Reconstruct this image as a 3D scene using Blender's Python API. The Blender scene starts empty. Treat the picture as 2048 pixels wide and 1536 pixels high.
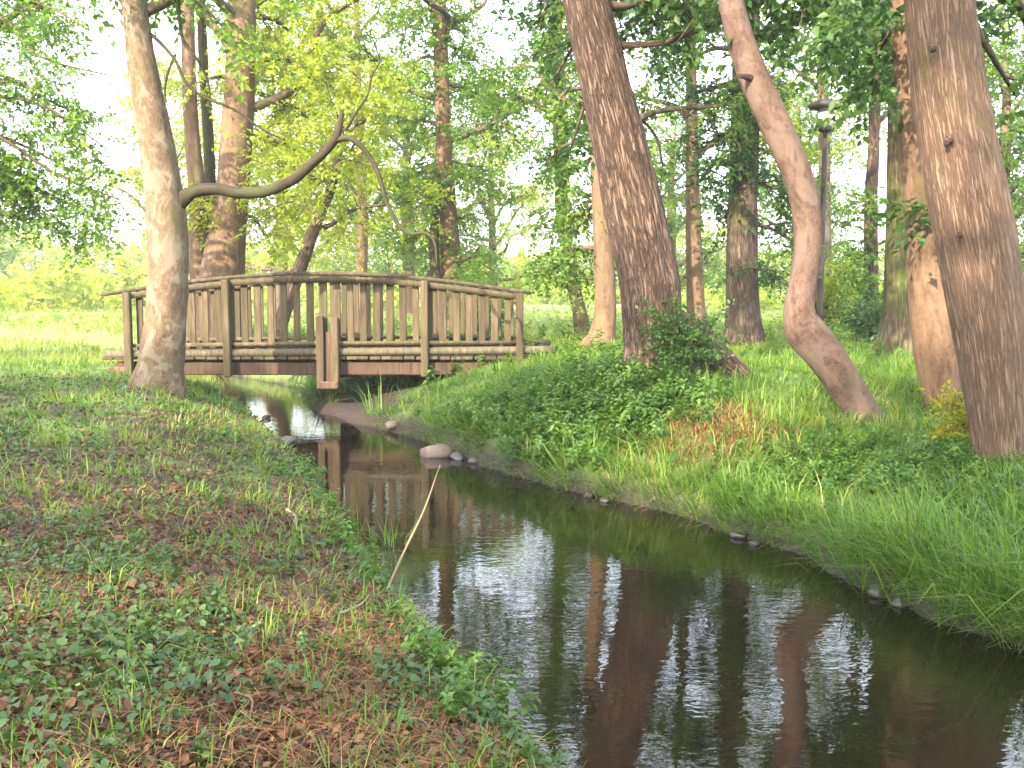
import bpy, bmesh, math, random
import numpy as np
from mathutils import Vector

# ------------------------------------------------------------------ camera
SC = bpy.context.scene
F = 2000.0; CX, CY = 1024.0, 768.0           # photograph is 2048 x 1536
CAMZ = 1.6; PITCH = math.atan((768 - 575) / F)
cam = bpy.data.cameras.new('camera'); cam.sensor_width = 36; cam.lens = F / 2048 * 36
cam.clip_start = .05; cam.clip_end = 3000
camo = bpy.data.objects.new('camera', cam); SC.collection.objects.link(camo)
camo.location = (0, 0, CAMZ); camo.rotation_euler = (math.pi / 2 - PITCH, 0, 0)
SC.camera = camo
# ------------------------------------------------------------------ sky, sun, exposure
TO_SUN = Vector((-0.46, -0.74, 0.45)).normalized()
EL = math.asin(TO_SUN.z); AZ = math.atan2(TO_SUN.x, TO_SUN.y)
world = bpy.data.worlds.new('World'); SC.world = world; world.use_nodes = True
wn, wl = world.node_tree.nodes, world.node_tree.links
sky = wn.new('ShaderNodeTexSky'); sky.sky_type = 'NISHITA'; sky.sun_disc = False
sky.sun_elevation = EL; sky.sun_rotation = AZ; sky.dust_density = 4.0; sky.air_density = 1.0
veil = wn.new('ShaderNodeMixRGB'); veil.blend_type = 'ADD'; veil.inputs[0].default_value = 1
veil.inputs[2].default_value = (7.5, 7.8, 8.4, 1)       # thin white cloud over the whole sky
wl.new(sky.outputs[0], veil.inputs[1]); wl.new(veil.outputs[0], wn['Background'].inputs[0])
wn['Background'].inputs[1].default_value = 0.13
sun = bpy.data.lights.new('sun', 'SUN'); sun.energy = 5.0; sun.angle = math.radians(.6); sun.color = (1, .83, .62)
suno = bpy.data.objects.new('sun', sun); SC.collection.objects.link(suno)
suno.rotation_euler = (-TO_SUN).to_track_quat('-Z', 'Y').to_euler()
vs = SC.view_settings; vs.view_transform = 'Standard'; vs.look = 'None'; vs.gamma = 1; vs.exposure = 2.0
SC.render.engine = 'CYCLES'
cy = SC.cycles; cy.use_denoising = True; cy.max_bounces = 6; cy.diffuse_bounces = 4; cy.glossy_bounces = 3
cy.transmission_bounces = 4; cy.transparent_max_bounces = 6; cy.caustics_reflective = False; cy.caustics_refractive = False
cy.sample_clamp_indirect = 6

COL = SC.collection
rng = np.random.default_rng(7); random.seed(7)

# ------------------------------------------------------------------ pixel -> place
cp, sp = math.cos(PITCH), math.sin(PITCH)
def ray(px, py):
    dx, dy = (px - CX) / F, (CY - py) / F
    return np.array([dx, cp + dy * sp, dy * cp - sp])
def at(px, py, Y):
    d = ray(px, py); return np.array([0, 0, CAMZ]) + d * (Y / d[1])
def ground_at(px, py, z):
    d = ray(px, py); return np.array([0, 0, CAMZ]) + d * ((z - CAMZ) / d[2])

# ------------------------------------------------------------------ noise
_T = np.random.default_rng(3).random((256, 256))
def vn(x, y, seed=0):
    x = np.asarray(x, float) + seed * 17.31; y = np.asarray(y, float) + seed * 9.17
    ix, iy = np.floor(x).astype(int), np.floor(y).astype(int)
    fx, fy = x - ix, y - iy
    fx = fx * fx * (3 - 2 * fx); fy = fy * fy * (3 - 2 * fy)
    a = _T[ix % 256, iy % 256]; b = _T[(ix + 1) % 256, iy % 256]
    c = _T[ix % 256, (iy + 1) % 256]; d = _T[(ix + 1) % 256, (iy + 1) % 256]
    return (a * (1 - fx) + b * fx) * (1 - fy) + (c * (1 - fx) + d * fx) * fy
def fbm(x, y, o=3, seed=0):
    s, a, t = 0, 1, 0
    for i in range(o):
        s = s + a * vn(np.asarray(x) * 2 ** i, np.asarray(y) * 2 ** i, seed + i); t += a; a *= .5
    return s / t
def sm(x):
    x = np.clip(x, 0, 1); return x * x * (3 - 2 * x)

# ------------------------------------------------------------------ stream outline and terrain
LE = [(440, 790), (505, 835), (560, 880), (605, 930), (668, 1010), (725, 1100), (790, 1200), (850, 1280), (930, 1350), (1010, 1440), (1090, 1536)]
RE = [(615, 800), (640, 826), (720, 845), (820, 868), (880, 905), (960, 922), (1010, 950), (1190, 990), (1330, 1020), (1470, 1072), (1600, 1110), (1710, 1172), (1850, 1222), (2048, 1300)]
def edge(L):
    P = np.array([ground_at(x, y, 0)[:2] for x, y in L]); return P[np.argsort(P[:, 1])]
LEW, REW = edge(LE), edge(RE)
LEW = np.vstack([[3.2, -40], [.9, 0], [.45, 2.2], LEW, [-5.0, 17], [-8.5, 21], [-16, 26], [-60, 42]])
REW = np.vstack([[6.2, -40], [3.3, 0], [2.75, 3.2], REW, [-3.4, 16.0], [-6.4, 20], [-14, 24.6], [-58, 40]])
def xl(Y): return np.interp(Y, LEW[:, 1], LEW[:, 0]) + .07 * (vn(np.asarray(Y) * 2.3, 0, 4) - .5)
def xr(Y): return np.interp(Y, REW[:, 1], REW[:, 0]) + .30 * (fbm(np.asarray(Y) * 1.7, 0 * np.asarray(Y), 2, 9) - .5)
def HL(Y): return np.interp(Y, [-40, 0, 3, 8, 11, 20, 60, 700], [.5, .45, .42, .46, .57, .46, .35, .3])
def HR(Y): return np.interp(Y, [-40, 0, 4, 6.8, 8, 9.3, 12, 14.5, 20, 60, 700], [.45, .45, .42, .40, .49, .74, .66, .72, .66, .45, .3])
def hz(X, Y, fine=True):
    X = np.asarray(X, float); Y = np.asarray(Y, float)
    dl, dr = xl(Y) - X, X - xr(Y)
    far = np.clip((np.abs(X) + np.abs(Y)) / 60, 0, 1)
    n = (fbm(X * 1.1, Y * 1.1, 3, 1) - .5) * .16 + (vn(X * .22, Y * .22, 5) - .5) * .14 * (1 - .5 * far)
    n = n + (vn(X * 6, Y * 6, 8) - .5) * .03
    L = HL(Y) * (.22 * sm(dl / .16) + .78 * sm((dl + .05) / 1.7)) + n * sm(dl / .8)
    wR = np.interp(Y, [0, 6, 8, 9.5, 11, 12, 14, 15, 20], [2.1, 1.9, 1.7, 1.6, 2.2, 2.5, 2.6, 2.0, 1.3])
    R = HR(Y) * (.28 * sm(dr / .14) + .72 * sm((dr + .05) / wR)) + n * sm(dr / .7)
    R = R * (1 - .55 * np.exp(-(((X + 1.9) / .95) ** 2 + ((Y - 12.5) / 1.5) ** 2)))
    ins = np.minimum(-dl, -dr)
    W = -.32 * sm(ins / .55)
    return np.where(dl > 0, L, np.where(dr > 0, R, W))

_TT = np.linspace(1.5, 70, 6000)
def hit(px, py):
    d = ray(px, py); t = _TT / d[1]; zz = CAMZ + d[2] * t; below = np.nonzero(zz < np.maximum(hz(d[0] * t, d[1] * t), 0))[0]
    t = t[below[0]] if len(below) else t[-1]; return np.array([d[0] * t, d[1] * t, CAMZ + d[2] * t])
# ------------------------------------------------------------------ mesh helpers
def link(o, parent=None):
    COL.objects.link(o)
    if parent is not None: o.parent = parent
    return o
def mesh(name, V, Fs, mat, parent=None, smooth=False, attrs=None, kind=None):
    V = np.asarray(V, np.float32); Fs = np.asarray(Fs, np.int32); n, k = Fs.shape
    me = bpy.data.meshes.new(name)
    me.vertices.add(len(V)); me.vertices.foreach_set('co', V.ravel())
    me.loops.add(n * k); me.loops.foreach_set('vertex_index', Fs.ravel())
    me.polygons.add(n); me.polygons.foreach_set('loop_start', np.arange(0, n * k, k, dtype=np.int32))
    if smooth: me.polygons.foreach_set('use_smooth', np.ones(n, bool))
    for a, (dom, typ, val) in (attrs or {}).items():
        at_ = me.attributes.new(a, typ, dom)
        at_.data.foreach_set('vector' if typ == 'FLOAT_VECTOR' else 'value', np.asarray(val, np.float32).ravel())
    me.update(); me.validate()
    if mat: me.materials.append(mat)
    o = bpy.data.objects.new(name, me); link(o, parent)
    if kind: o['kind'] = kind
    return o
def empty(name, loc, label, cat, group=None):
    o = bpy.data.objects.new(name, None); o.location = loc; o.empty_display_size = .2; link(o)
    return tag(o, label, cat, group)
def tag(o, label, cat, group=None):
    o['label'] = label; o['category'] = cat
    if group: o['group'] = group
    return o
def catmull(P, m):
    P = np.asarray(P, float); n = len(P)
    if n < 3:
        t = np.linspace(0, 1, m)[:, None]; return P[0] * (1 - t) + P[-1] * t
    Q = np.vstack([2 * P[0] - P[1], P, 2 * P[-1] - P[-2]])
    d = np.r_[0, np.cumsum(np.linalg.norm(np.diff(P[:, :3], axis=0), axis=1))]
    s = np.linspace(0, d[-1], m); i = np.clip(np.searchsorted(d, s, 'right') - 1, 0, n - 2)
    t = ((s - d[i]) / np.maximum(d[i + 1] - d[i], 1e-6))[:, None]
    a, b, c, e = Q[i], Q[i + 1], Q[i + 2], Q[i + 3]
    D_ = np.linalg.norm(np.diff(Q[:, :3], axis=0), axis=1)[:, None] + 1e-6; h = D_[i + 1]
    m0 = (c - a) / (D_[i] + h) * h; m1 = (e - b) / (h + D_[i + 2]) * h
    return (2 * t ** 3 - 3 * t ** 2 + 1) * b + (t ** 3 - 2 * t ** 2 + t) * m0 + (3 * t ** 2 - 2 * t ** 3) * c + (t ** 3 - t ** 2) * m1
def tube(path, rad, ns, disp=None, cap=True):
    """path (m,3), rad (m,); disp(theta, s, r) -> radius factor. Quads; returns V, F, straight coords"""
    m = len(path); T = np.gradient(path, axis=0); T /= np.linalg.norm(T, axis=1)[:, None] + 1e-9
    u = np.cross(T[0], [0.3, 1, .1]); u /= np.linalg.norm(u); U = [u]
    for i in range(1, m):
        u = U[-1] - T[i] * np.dot(U[-1], T[i]); U.append(u / (np.linalg.norm(u) + 1e-9))
    U = np.array(U); W = np.cross(T, U)
    s = np.r_[0, np.cumsum(np.linalg.norm(np.diff(path, axis=0), axis=1))]
    th = np.arange(ns) / ns * 2 * math.pi
    TH, S = np.meshgrid(th, s); R = np.repeat(np.asarray(rad)[:, None], ns, 1)
    if disp is not None: R = R * disp(TH, S, R)
    V = path[:, None, :] + R[..., None] * (np.cos(TH)[..., None] * U[:, None, :] + np.sin(TH)[..., None] * W[:, None, :])
    r0 = float(np.median(rad))
    ST = np.stack([np.cos(TH) * r0, np.sin(TH) * r0, S], -1).reshape(-1, 3)
    i = np.arange(m - 1)[:, None] * ns; j = np.arange(ns)[None, :]; j2 = (j + 1) % ns
    Fq = np.stack([i + j, i + j2, i + ns + j2, i + ns + j], -1).reshape(-1, 4)
    V = V.reshape(-1, 3)
    if cap:                                  # close both ends with a collapsed ring
        a = len(V); V = np.vstack([V, path[0], path[-1]]); ST = np.vstack([ST, [0, 0, 0], [0, 0, s[-1]]])
        j = np.arange(0, ns, 2); e = (m - 1) * ns
        Fq = np.vstack([Fq, np.stack([np.full_like(j, a), (j + 2) % ns, j + 1, j], -1),
                        np.stack([np.full_like(j, a + 1), e + j, e + j + 1, e + (j + 2) % ns], -1)])
    return V, Fq, ST
def join(parts):
    Vs, Fs, off = [], [], 0; extra = []
    for p in parts:
        Vs.append(p[0]); Fs.append(np.asarray(p[1]) + off); off += len(p[0])
        if len(p) > 2: extra.append(p[2])
    return np.vstack(Vs), np.vstack(Fs), (np.vstack(extra) if extra else None)
def board(name, size, mat, parent, loc, rot=(0, 0, 0), bev=.008, wob=0.0, share=None):
    """chamfered timber; size in metres, centred on loc (local to parent)"""
    if share is not None and share[0] is not None: me = share[0]
    else:
        bm = bmesh.new(); bmesh.ops.create_cube(bm, size=1)
        for v in bm.verts:
            v.co = Vector((v.co.x * size[0], v.co.y * size[1], v.co.z * size[2]))
            if wob: v.co += Vector((random.uniform(-wob, wob), random.uniform(-wob, wob), random.uniform(-wob, wob)))
        bmesh.ops.bevel(bm, geom=bm.edges[:], offset=bev, segments=1, affect='EDGES')
        me = bpy.data.meshes.new(name); bm.to_mesh(me); bm.free(); me.materials.append(mat)
        if share is not None: share[0] = me
    o = bpy.data.objects.new(name, me); o.location = loc; o.rotation_euler = rot
    return link(o, parent)

# ------------------------------------------------------------------ materials
def newmat(name):
    m = bpy.data.materials.new(name); m.use_nodes = True; n = m.node_tree.nodes
    return m, n, m.node_tree.links, n['Principled BSDF']
def ramp(n, stops, interp='LINEAR'):
    r = n.new('ShaderNodeValToRGB'); r.color_ramp.interpolation = interp; e = r.color_ramp.elements
    while len(e) < len(stops): e.new(.5)
    for i, (p, c) in enumerate(stops): e[i].position = p; e[i].color = (*c, 1)
    return r
def noise(n, l, vec, scale, detail=4, rough=.55, mapscale=None, dist=0):
    t = n.new('ShaderNodeTexNoise'); t.inputs['Scale'].default_value = scale; t.inputs['Detail'].default_value = detail
    t.inputs['Roughness'].default_value = rough; t.inputs['Distortion'].default_value = dist
    if mapscale:
        m = n.new('ShaderNodeMapping'); m.inputs['Scale'].default_value = mapscale; l.new(vec, m.inputs[0]); vec = m.outputs[0]
    l.new(vec, t.inputs['Vector']); return t.outputs['Fac']
def mixc(n, l, fac, a, b, mode='MIX'):
    m = n.new('ShaderNodeMixRGB'); m.blend_type = mode
    for i, v in enumerate((fac, a, b)):
        if hasattr(v, 'links'): l.new(v, m.inputs[i])
        elif isinstance(v, (int, float)): m.inputs[i].default_value = v
        else: m.inputs[i].default_value = (*v, 1)
    return m.outputs[0]
def mrange(n, l, v, a, b, c=0, d=1):
    m = n.new('ShaderNodeMapRange'); l.new(v, m.inputs[0])
    for i, x in enumerate((a, b, c, d)): m.inputs[i + 1].default_value = x
    return m.outputs[0]
def bump(n, l, bs, h, strength, dist):
    b = n.new('ShaderNodeBump'); b.inputs['Strength'].default_value = strength; b.inputs['Distance'].default_value = dist
    l.new(h, b.inputs['Height']); l.new(b.outputs[0], bs.inputs['Normal']); return b

def leaf_mat(name, stops, trans=.42, tcol=1.9, rough=.45, spec=.35):
    m, n, l, bs = newmat(name)
    a = n.new('ShaderNodeAttribute'); a.attribute_name = 'rnd'
    r = ramp(n, stops); l.new(a.outputs['Fac'], r.inputs[0])
    l.new(r.outputs[0], bs.inputs['Base Color']); bs.inputs['Roughness'].default_value = rough
    bs.inputs['Specular IOR Level'].default_value = spec
    t = n.new('ShaderNodeBsdfTranslucent'); tc = mixc(n, l, 1.0, r.outputs[0], (tcol * 1.12, tcol, tcol * .55), 'MULTIPLY')
    l.new(tc, t.inputs[0])
    mx = n.new('ShaderNodeMixShader'); mx.inputs[0].default_value = trans
    l.new(bs.outputs[0], mx.inputs[1]); l.new(t.outputs[0], mx.inputs[2])
    l.new(mx.outputs[0], n['Material Output'].inputs[0]); return m
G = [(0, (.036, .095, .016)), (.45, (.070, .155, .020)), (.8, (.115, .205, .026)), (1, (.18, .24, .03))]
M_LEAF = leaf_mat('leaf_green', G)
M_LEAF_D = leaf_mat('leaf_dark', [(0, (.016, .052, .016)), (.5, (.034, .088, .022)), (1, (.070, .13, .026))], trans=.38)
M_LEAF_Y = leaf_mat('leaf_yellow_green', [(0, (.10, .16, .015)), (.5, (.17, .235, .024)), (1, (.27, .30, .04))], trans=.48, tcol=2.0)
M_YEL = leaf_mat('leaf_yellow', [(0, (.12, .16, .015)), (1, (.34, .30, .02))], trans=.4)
M_GRASS = leaf_mat('grass_blade', [(0, (.040, .10, .012)), (.5, (.080, .170, .018)), (.85, (.14, .22, .028)), (1, (.24, .25, .06))], trans=.35, rough=.5)
M_GRASS_Y = leaf_mat('grass_blade_pale', [(0, (.085, .15, .018)), (.6, (.15, .21, .03)), (1, (.26, .26, .08))], trans=.35)
M_HERB = leaf_mat('herb_leaf', [(0, (.028, .080, .018)), (.5, (.058, .135, .024)), (1, (.115, .19, .03))], trans=.35)
M_IVY = leaf_mat('ground_leaf', [(0, (.014, .040, .014)), (.5, (.030, .072, .018)), (.85, (.065, .11, .02)), (1, (.13, .15, .03))], trans=.25, rough=.5, spec=.4)
M_IVY2 = leaf_mat('creeping_leaf', [(0, (.016, .045, .014)), (.5, (.036, .085, .018)), (1, (.085, .14, .026))], trans=.3, rough=.42, spec=.45)
M_DEAD = leaf_mat('dead_leaf', [(0, (.030, .017, .011)), (.45, (.080, .042, .024)), (.8, (.155, .088, .048)), (1, (.26, .19, .115))], trans=.12, tcol=1.2, rough=.7, spec=.15)
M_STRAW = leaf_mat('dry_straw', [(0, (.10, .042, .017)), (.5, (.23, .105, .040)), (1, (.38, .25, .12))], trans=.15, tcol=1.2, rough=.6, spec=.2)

def bark_mat(name, dark, mid, light, furrow=14, vs=.12, strength=.6, dist=.02, moss=None, flake=None, mossrange=(.52, .68), crack=False):
    dark, mid, light = [tuple(x * k_ for x, k_ in zip(c, (.60, .56, .53))) for c in (dark, mid, light)]; flake = flake and tuple(x * .62 for x in flake)
    m, n, l, bs = newmat(name)
    a = n.new('ShaderNodeAttribute'); a.attribute_name = 'straight'; v = a.outputs['Vector']
    f1 = noise(n, l, v, furrow * 1.7, 6, .68, (1, 1, vs), .6)
    f2 = noise(n, l, v, furrow * 5, 4, .7, (1, 1, vs * 2.2))
    big = noise(n, l, v, 2.2, 3, .6, (1, 1, .5))
    if crack:
        f3 = noise(n, l, v, furrow * 3.2, 4, .65, (1, 1, vs * .6), .4)
        m1 = n.new('ShaderNodeMath'); m1.operation = 'SUBTRACT'; l.new(f3, m1.inputs[0]); m1.inputs[1].default_value = .5
        m2 = n.new('ShaderNodeMath'); m2.operation = 'ABSOLUTE'; l.new(m1.outputs[0], m2.inputs[0])
        rid = mrange(n, l, m2.outputs[0], 0, .11)
        h = mixc(n, l, .42, rid, mixc(n, l, .55, f1, f2))
        r = ramp(n, [(.14, tuple(x * .6 for x in dark)), (.36, dark), (.62, mid), (.92, light)])
    else:
        h = mixc(n, l, .35, f1, f2); r = ramp(n, [(.38, dark), (.5, mid), (.62, light)])
    l.new(h, r.inputs[0]); c = r.outputs[0]
    c = mixc(n, l, mrange(n, l, big, .35, .7, 0, .55), c, mixc(n, l, .5, c, light))
    if flake:
        fl = noise(n, l, v, 9, 4, .65, (1, 1, .42), .8)
        c = mixc(n, l, mrange(n, l, fl, .50, .58, 0, .8), c, flake)
    if moss:
        mo = noise(n, l, v, 3.4, 5, .7, (1, 1, .5))
        c = mixc(n, l, mrange(n, l, mo, mossrange[0], mossrange[1], 0, .75), c, moss)
    l.new(c, bs.inputs['Base Color']); bs.inputs['Roughness'].default_value = .85; bs.inputs['Specular IOR Level'].default_value = .2
    bump(n, l, bs, h, strength, dist); return m
B_PALE = bark_mat('bark_pale_flaky', (.085, .058, .036), (.17, .125, .082), (.27, .215, .15), 15, .35, .8, .014, moss=(.085, .085, .03), flake=(.29, .24, .175))
B_FUR = bark_mat('bark_furrowed', (.088, .060, .046), (.19, .135, .104), (.28, .205, .165), 15, .13, 1.0, .035, crack=True)
B_FINE = bark_mat('bark_fine_furrows', (.20, .135, .095), (.285, .20, .145), (.34, .245, .18), 24, .09, .9, .02, moss=(.13, .11, .035), mossrange=(.6, .75), crack=True)
B_PINK = bark_mat('bark_smooth_pink', (.075, .047, .037), (.145, .098, .078), (.205, .148, .122), 11, .35, .9, .016, flake=(.205, .148, .118), moss=(.11, .09, .04), mossrange=(.58, .7))
B_TAN = bark_mat('bark_tan', (.10, .064, .041), (.195, .132, .086), (.275, .195, .135), 12, .2, .7, .016, moss=(.14, .11, .045), mossrange=(.56, .7))
B_MOSS = bark_mat('bark_mossy', (.085, .062, .04), (.17, .13, .085), (.25, .20, .14), 13, .12, .9, .025, moss=(.085, .11, .022), mossrange=(.42, .62), crack=True)
B_GREY = bark_mat('bark_grey_brown', (.07, .052, .042), (.15, .115, .09), (.24, .19, .155), 14, .14, .8, .02, moss=(.07, .09, .022), mossrange=(.55, .7), crack=True)
B_DARK = bark_mat('bark_dark_limb', (.022, .018, .012), (.050, .043, .029), (.085, .074, .052), 20, .2, .6, .01, moss=(.045, .055, .018), mossrange=(.45, .65))
B_LIMB = bark_mat('bark_limb', (.06, .045, .034), (.12, .095, .07), (.2, .16, .12), 14, .2, .5, .01, moss=(.06, .08, .02))

def wood_mat(name, dark, mid, light, green=(.13, .14, .05)):
    m, n, l, bs = newmat(name)
    tc = n.new('ShaderNodeTexCoord'); oi = n.new('ShaderNodeObjectInfo')
    ad = n.new('ShaderNodeVectorMath'); ad.operation = 'ADD'; l.new(tc.outputs['Object'], ad.inputs[0])
    sc = n.new('ShaderNodeVectorMath'); sc.operation = 'SCALE'; sc.inputs['Scale'].default_value = 31
    l.new(oi.outputs['Random'], sc.inputs[0]); l.new(sc.outputs[0], ad.inputs[1]); v = ad.outputs[0]
    at_ = n.new('ShaderNodeMapping'); l.new(v, at_.inputs[0])
    g = noise(n, l, v, 30, 4, .6, (1, 1, .08), .6)
    big = noise(n, l, v, 3.2, 4, .6)
    r = ramp(n, [(.3, dark), (.52, mid), (.75, light)]); l.new(g, r.inputs[0])
    c = mixc(n, l, mrange(n, l, big, .45, .68, 0, .6), r.outputs[0], green)
    hsv = n.new('ShaderNodeHueSaturation'); l.new(mrange(n, l, oi.outputs['Random'], 0, 1, .72, 1.22), hsv.inputs['Value']); l.new(c, hsv.inputs['Color'])
    l.new(hsv.outputs[0], bs.inputs['Base Color']); bs.inputs['Roughness'].default_value = .8; bs.inputs['Specular IOR Level'].default_value = .25
    bump(n, l, bs, g, .5, .006); return m
W_RAIL = wood_mat('weathered_wood', (.036, .026, .015), (.076, .057, .033), (.125, .098, .060), green=(.055, .056, .022))
W_LOG = wood_mat('grey_log', (.035, .028, .018), (.075, .062, .042), (.12, .10, .07), green=(.05, .052, .024))
W_DARK = wood_mat('dark_timber', (.035, .020, .014), (.085, .052, .036), (.14, .09, .065), green=(.075, .058, .03))

def ground_mat():
    m, n, l, bs = newmat('soil_and_turf')
    g = n.new('ShaderNodeNewGeometry'); v = g.outputs['Position']
    a = n.new('ShaderNodeAttribute'); a.attribute_name = 'turf'
    wet = n.new('ShaderNodeAttribute'); wet.attribute_name = 'wet'
    f = noise(n, l, v, 26, 6, .7); b = noise(n, l, v, 1.7, 5, .65); c2 = noise(n, l, v, 7, 5, .7)
    soil = ramp(n, [(.3, (.010, .0065, .0045)), (.5, (.028, .017, .010)), (.72, (.065, .040, .024))]); l.new(f, soil.inputs[0])
    turf = ramp(n, [(.25, (.030, .055, .012)), (.5, (.065, .11, .020)), (.75, (.12, .155, .035))]); l.new(c2, turf.inputs[0])
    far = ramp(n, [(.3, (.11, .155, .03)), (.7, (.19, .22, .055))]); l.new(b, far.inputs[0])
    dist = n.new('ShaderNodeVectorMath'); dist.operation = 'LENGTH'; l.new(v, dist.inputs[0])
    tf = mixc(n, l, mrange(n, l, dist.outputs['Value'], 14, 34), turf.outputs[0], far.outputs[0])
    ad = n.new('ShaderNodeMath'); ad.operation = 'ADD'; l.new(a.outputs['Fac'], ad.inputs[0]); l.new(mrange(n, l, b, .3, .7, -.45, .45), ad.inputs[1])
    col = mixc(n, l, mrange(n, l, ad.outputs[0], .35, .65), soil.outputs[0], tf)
    col = mixc(n, l, wet.outputs['Fac'], col, (.022, .015, .011))
    l.new(col, bs.inputs['Base Color']); bs.inputs['Roughness'].default_value = .9
    bump(n, l, bs, f, .7, .03); return m
def water_mat():
    m, n, l, bs = newmat('stream_water')
    g = n.new('ShaderNodeNewGeometry'); v = g.outputs['Position']
    bs.inputs['Base Color'].default_value = (.006, .0045, .002, 1); bs.inputs['Roughness'].default_value = .02
    bs.inputs['IOR'].default_value = 1.33; bs.inputs['Specular IOR Level'].default_value = .75
    w1 = noise(n, l, v, 5.5, 2, .5, (1, 1.5, 1), .3); w2 = noise(n, l, v, 14, 2, .5, (1, 1.8, 1), .3)
    h = mixc(n, l, .42, w1, w2)
    b = bump(n, l, bs, h, .07, .05); calm = noise(n, l, v, .9, 3, .6, (1, .6, 1)); l.new(mrange(n, l, calm, .38, .62, .016, .055), b.inputs['Strength']); return m
def plain(name, col, rough=.6, metal=0, var=.25, scale=20):
    m, n, l, bs = newmat(name); tc = n.new('ShaderNodeTexCoord')
    f = noise(n, l, tc.outputs['Object'], scale, 5, .6)
    c = mixc(n, l, f, tuple(x * (1 - var) for x in col), tuple(x * (1 + var) for x in col))
    l.new(c, bs.inputs['Base Color']); bs.inputs['Roughness'].default_value = rough; bs.inputs['Metallic'].default_value = metal
    bump(n, l, bs, f, .4, .01); return m
M_GROUND, M_WATER = ground_mat(), water_mat()

# ------------------------------------------------------------------ ground and water
def axis(dense0, dense1, step, lo, hi, g=1.16):
    a = list(np.arange(dense0, dense1 + 1e-6, step)); s, x = step, a[-1]
    while x < hi: s *= g; x += s; a.append(min(x, hi))
    s, x, b = step, a[0], []
    while x > lo: s *= g; x -= s; b.append(max(x, lo))
    return np.array(b[::-1] + a)
gx = axis(-6.2, 6.2, .055, -900, 900); gy = axis(1.8, 18, .06, -300, 1500)
GX, GY = np.meshgrid(gx, gy); GZ = hz(GX, GY)
nx, ny = len(gx), len(gy)
i = np.arange(ny - 1)[:, None] * nx + np.arange(nx - 1)[None, :]
GF = np.stack([i, i + 1, i + nx + 1, i + nx], -1).reshape(-1, 4)
dl_, dr_ = xl(GY) - GX, GX - xr(GY)
turf = np.where(dl_ > 0, np.interp(GY, [0, 6, 9, 13, 15], [.16, .22, .45, .85, 1]), np.where(dr_ > 0, np.clip(.55 + dr_ * .5, 0, 1), 0))
wet = np.where(dl_ > 0, sm(1 - dl_ / .22), np.where(dr_ > 0, sm(1 - dr_ / .25), 1)) * np.where((dl_ > 0) | (dr_ > 0), np.interp(GY, [13, 14.5], [1, .0]), 1)
turf = np.where((GY > 13.6) & ((dl_ > 0) | (dr_ > 0)), 1.2, turf)
mud = np.exp(-(((GX + 1.9) / .75) ** 2 + ((GY - 12.4) / 1.2) ** 2)); wet = np.clip(wet + .8 * mud, 0, .95); turf = turf * (1 - mud)
go = mesh('ground', np.stack([GX, GY, GZ], -1).reshape(-1, 3), GF, M_GROUND, smooth=True,
          attrs={'turf': ('POINT', 'FLOAT', turf), 'wet': ('POINT', 'FLOAT', wet)}, kind='structure')
wy = np.concatenate([np.arange(-40, 3, 1.), np.arange(3, 17, .25), np.arange(17, 42, 1.)])
wv = []
for y in wy: wv += [(float(xl(y)) - .6, y, 0), (float(xr(y)) + .6, y, 0)]
k = np.arange(len(wy) - 1) * 2
mesh('stream_water', wv, np.stack([k, k + 1, k + 3, k + 2], -1), M_WATER, kind='structure')

# ------------------------------------------------------------------ leaves
def leaf_verts(L, W, fold, curl):
    return np.array([[0, 0, 0], [.42 * L, W / 2, fold * W], [L, 0, -curl * L], [.42 * L, -W / 2, fold * W]])
LT = np.array([[0, 2, 1], [0, 3, 2]])
def spray_templates(K, nl, length, leaf, seed, wide=.62):
    r = np.random.default_rng(seed); out = []
    for k_ in range(K):
        vs_ = []
        for q in range(nl):
            t = (q + .5) / nl; side = 1 if q % 2 else -1
            a = side * r.uniform(.5, 1.35) * (1 - .55 * (q == nl - 1)); L = leaf * r.uniform(.45, 1.25)
            v = leaf_verts(L, L * wide * r.uniform(.85, 1.15), r.uniform(.05, .3), r.uniform(0, .3))
            rx, ry = r.normal(0, .45), r.normal(.15, .35)
            cr, sr = math.cos(rx), math.sin(rx); v = v @ np.array([[1, 0, 0], [0, cr, sr], [0, -sr, cr]])
            cr, sr = math.cos(ry), math.sin(ry); v = v @ np.array([[cr, 0, -sr], [0, 1, 0], [sr, 0, cr]])
            ca, sa = math.cos(a), math.sin(a); v = v @ np.array([[ca, sa, 0], [-sa, ca, 0], [0, 0, 1]])
            vs_.append(v + [length * t, r.normal(0, .02) * length * 2, -.25 * length * t * t + r.normal(0, .02)])
        out.append(np.vstack(vs_))
    T = np.array(out); F_ = np.vstack([LT + 4 * q for q in range(nl)]); return T, F_, nl
def frames(D, upj, r):
    D = D / (np.linalg.norm(D, axis=1)[:, None] + 1e-9)
    up = np.array([0, 0, 1.]) + r.normal(0, upj, D.shape)
    Y_ = np.cross(up, D); Y_ /= np.linalg.norm(Y_, axis=1)[:, None] + 1e-9
    Z_ = np.cross(D, Y_); return np.stack([D, Y_, Z_], -1)      # columns
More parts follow.
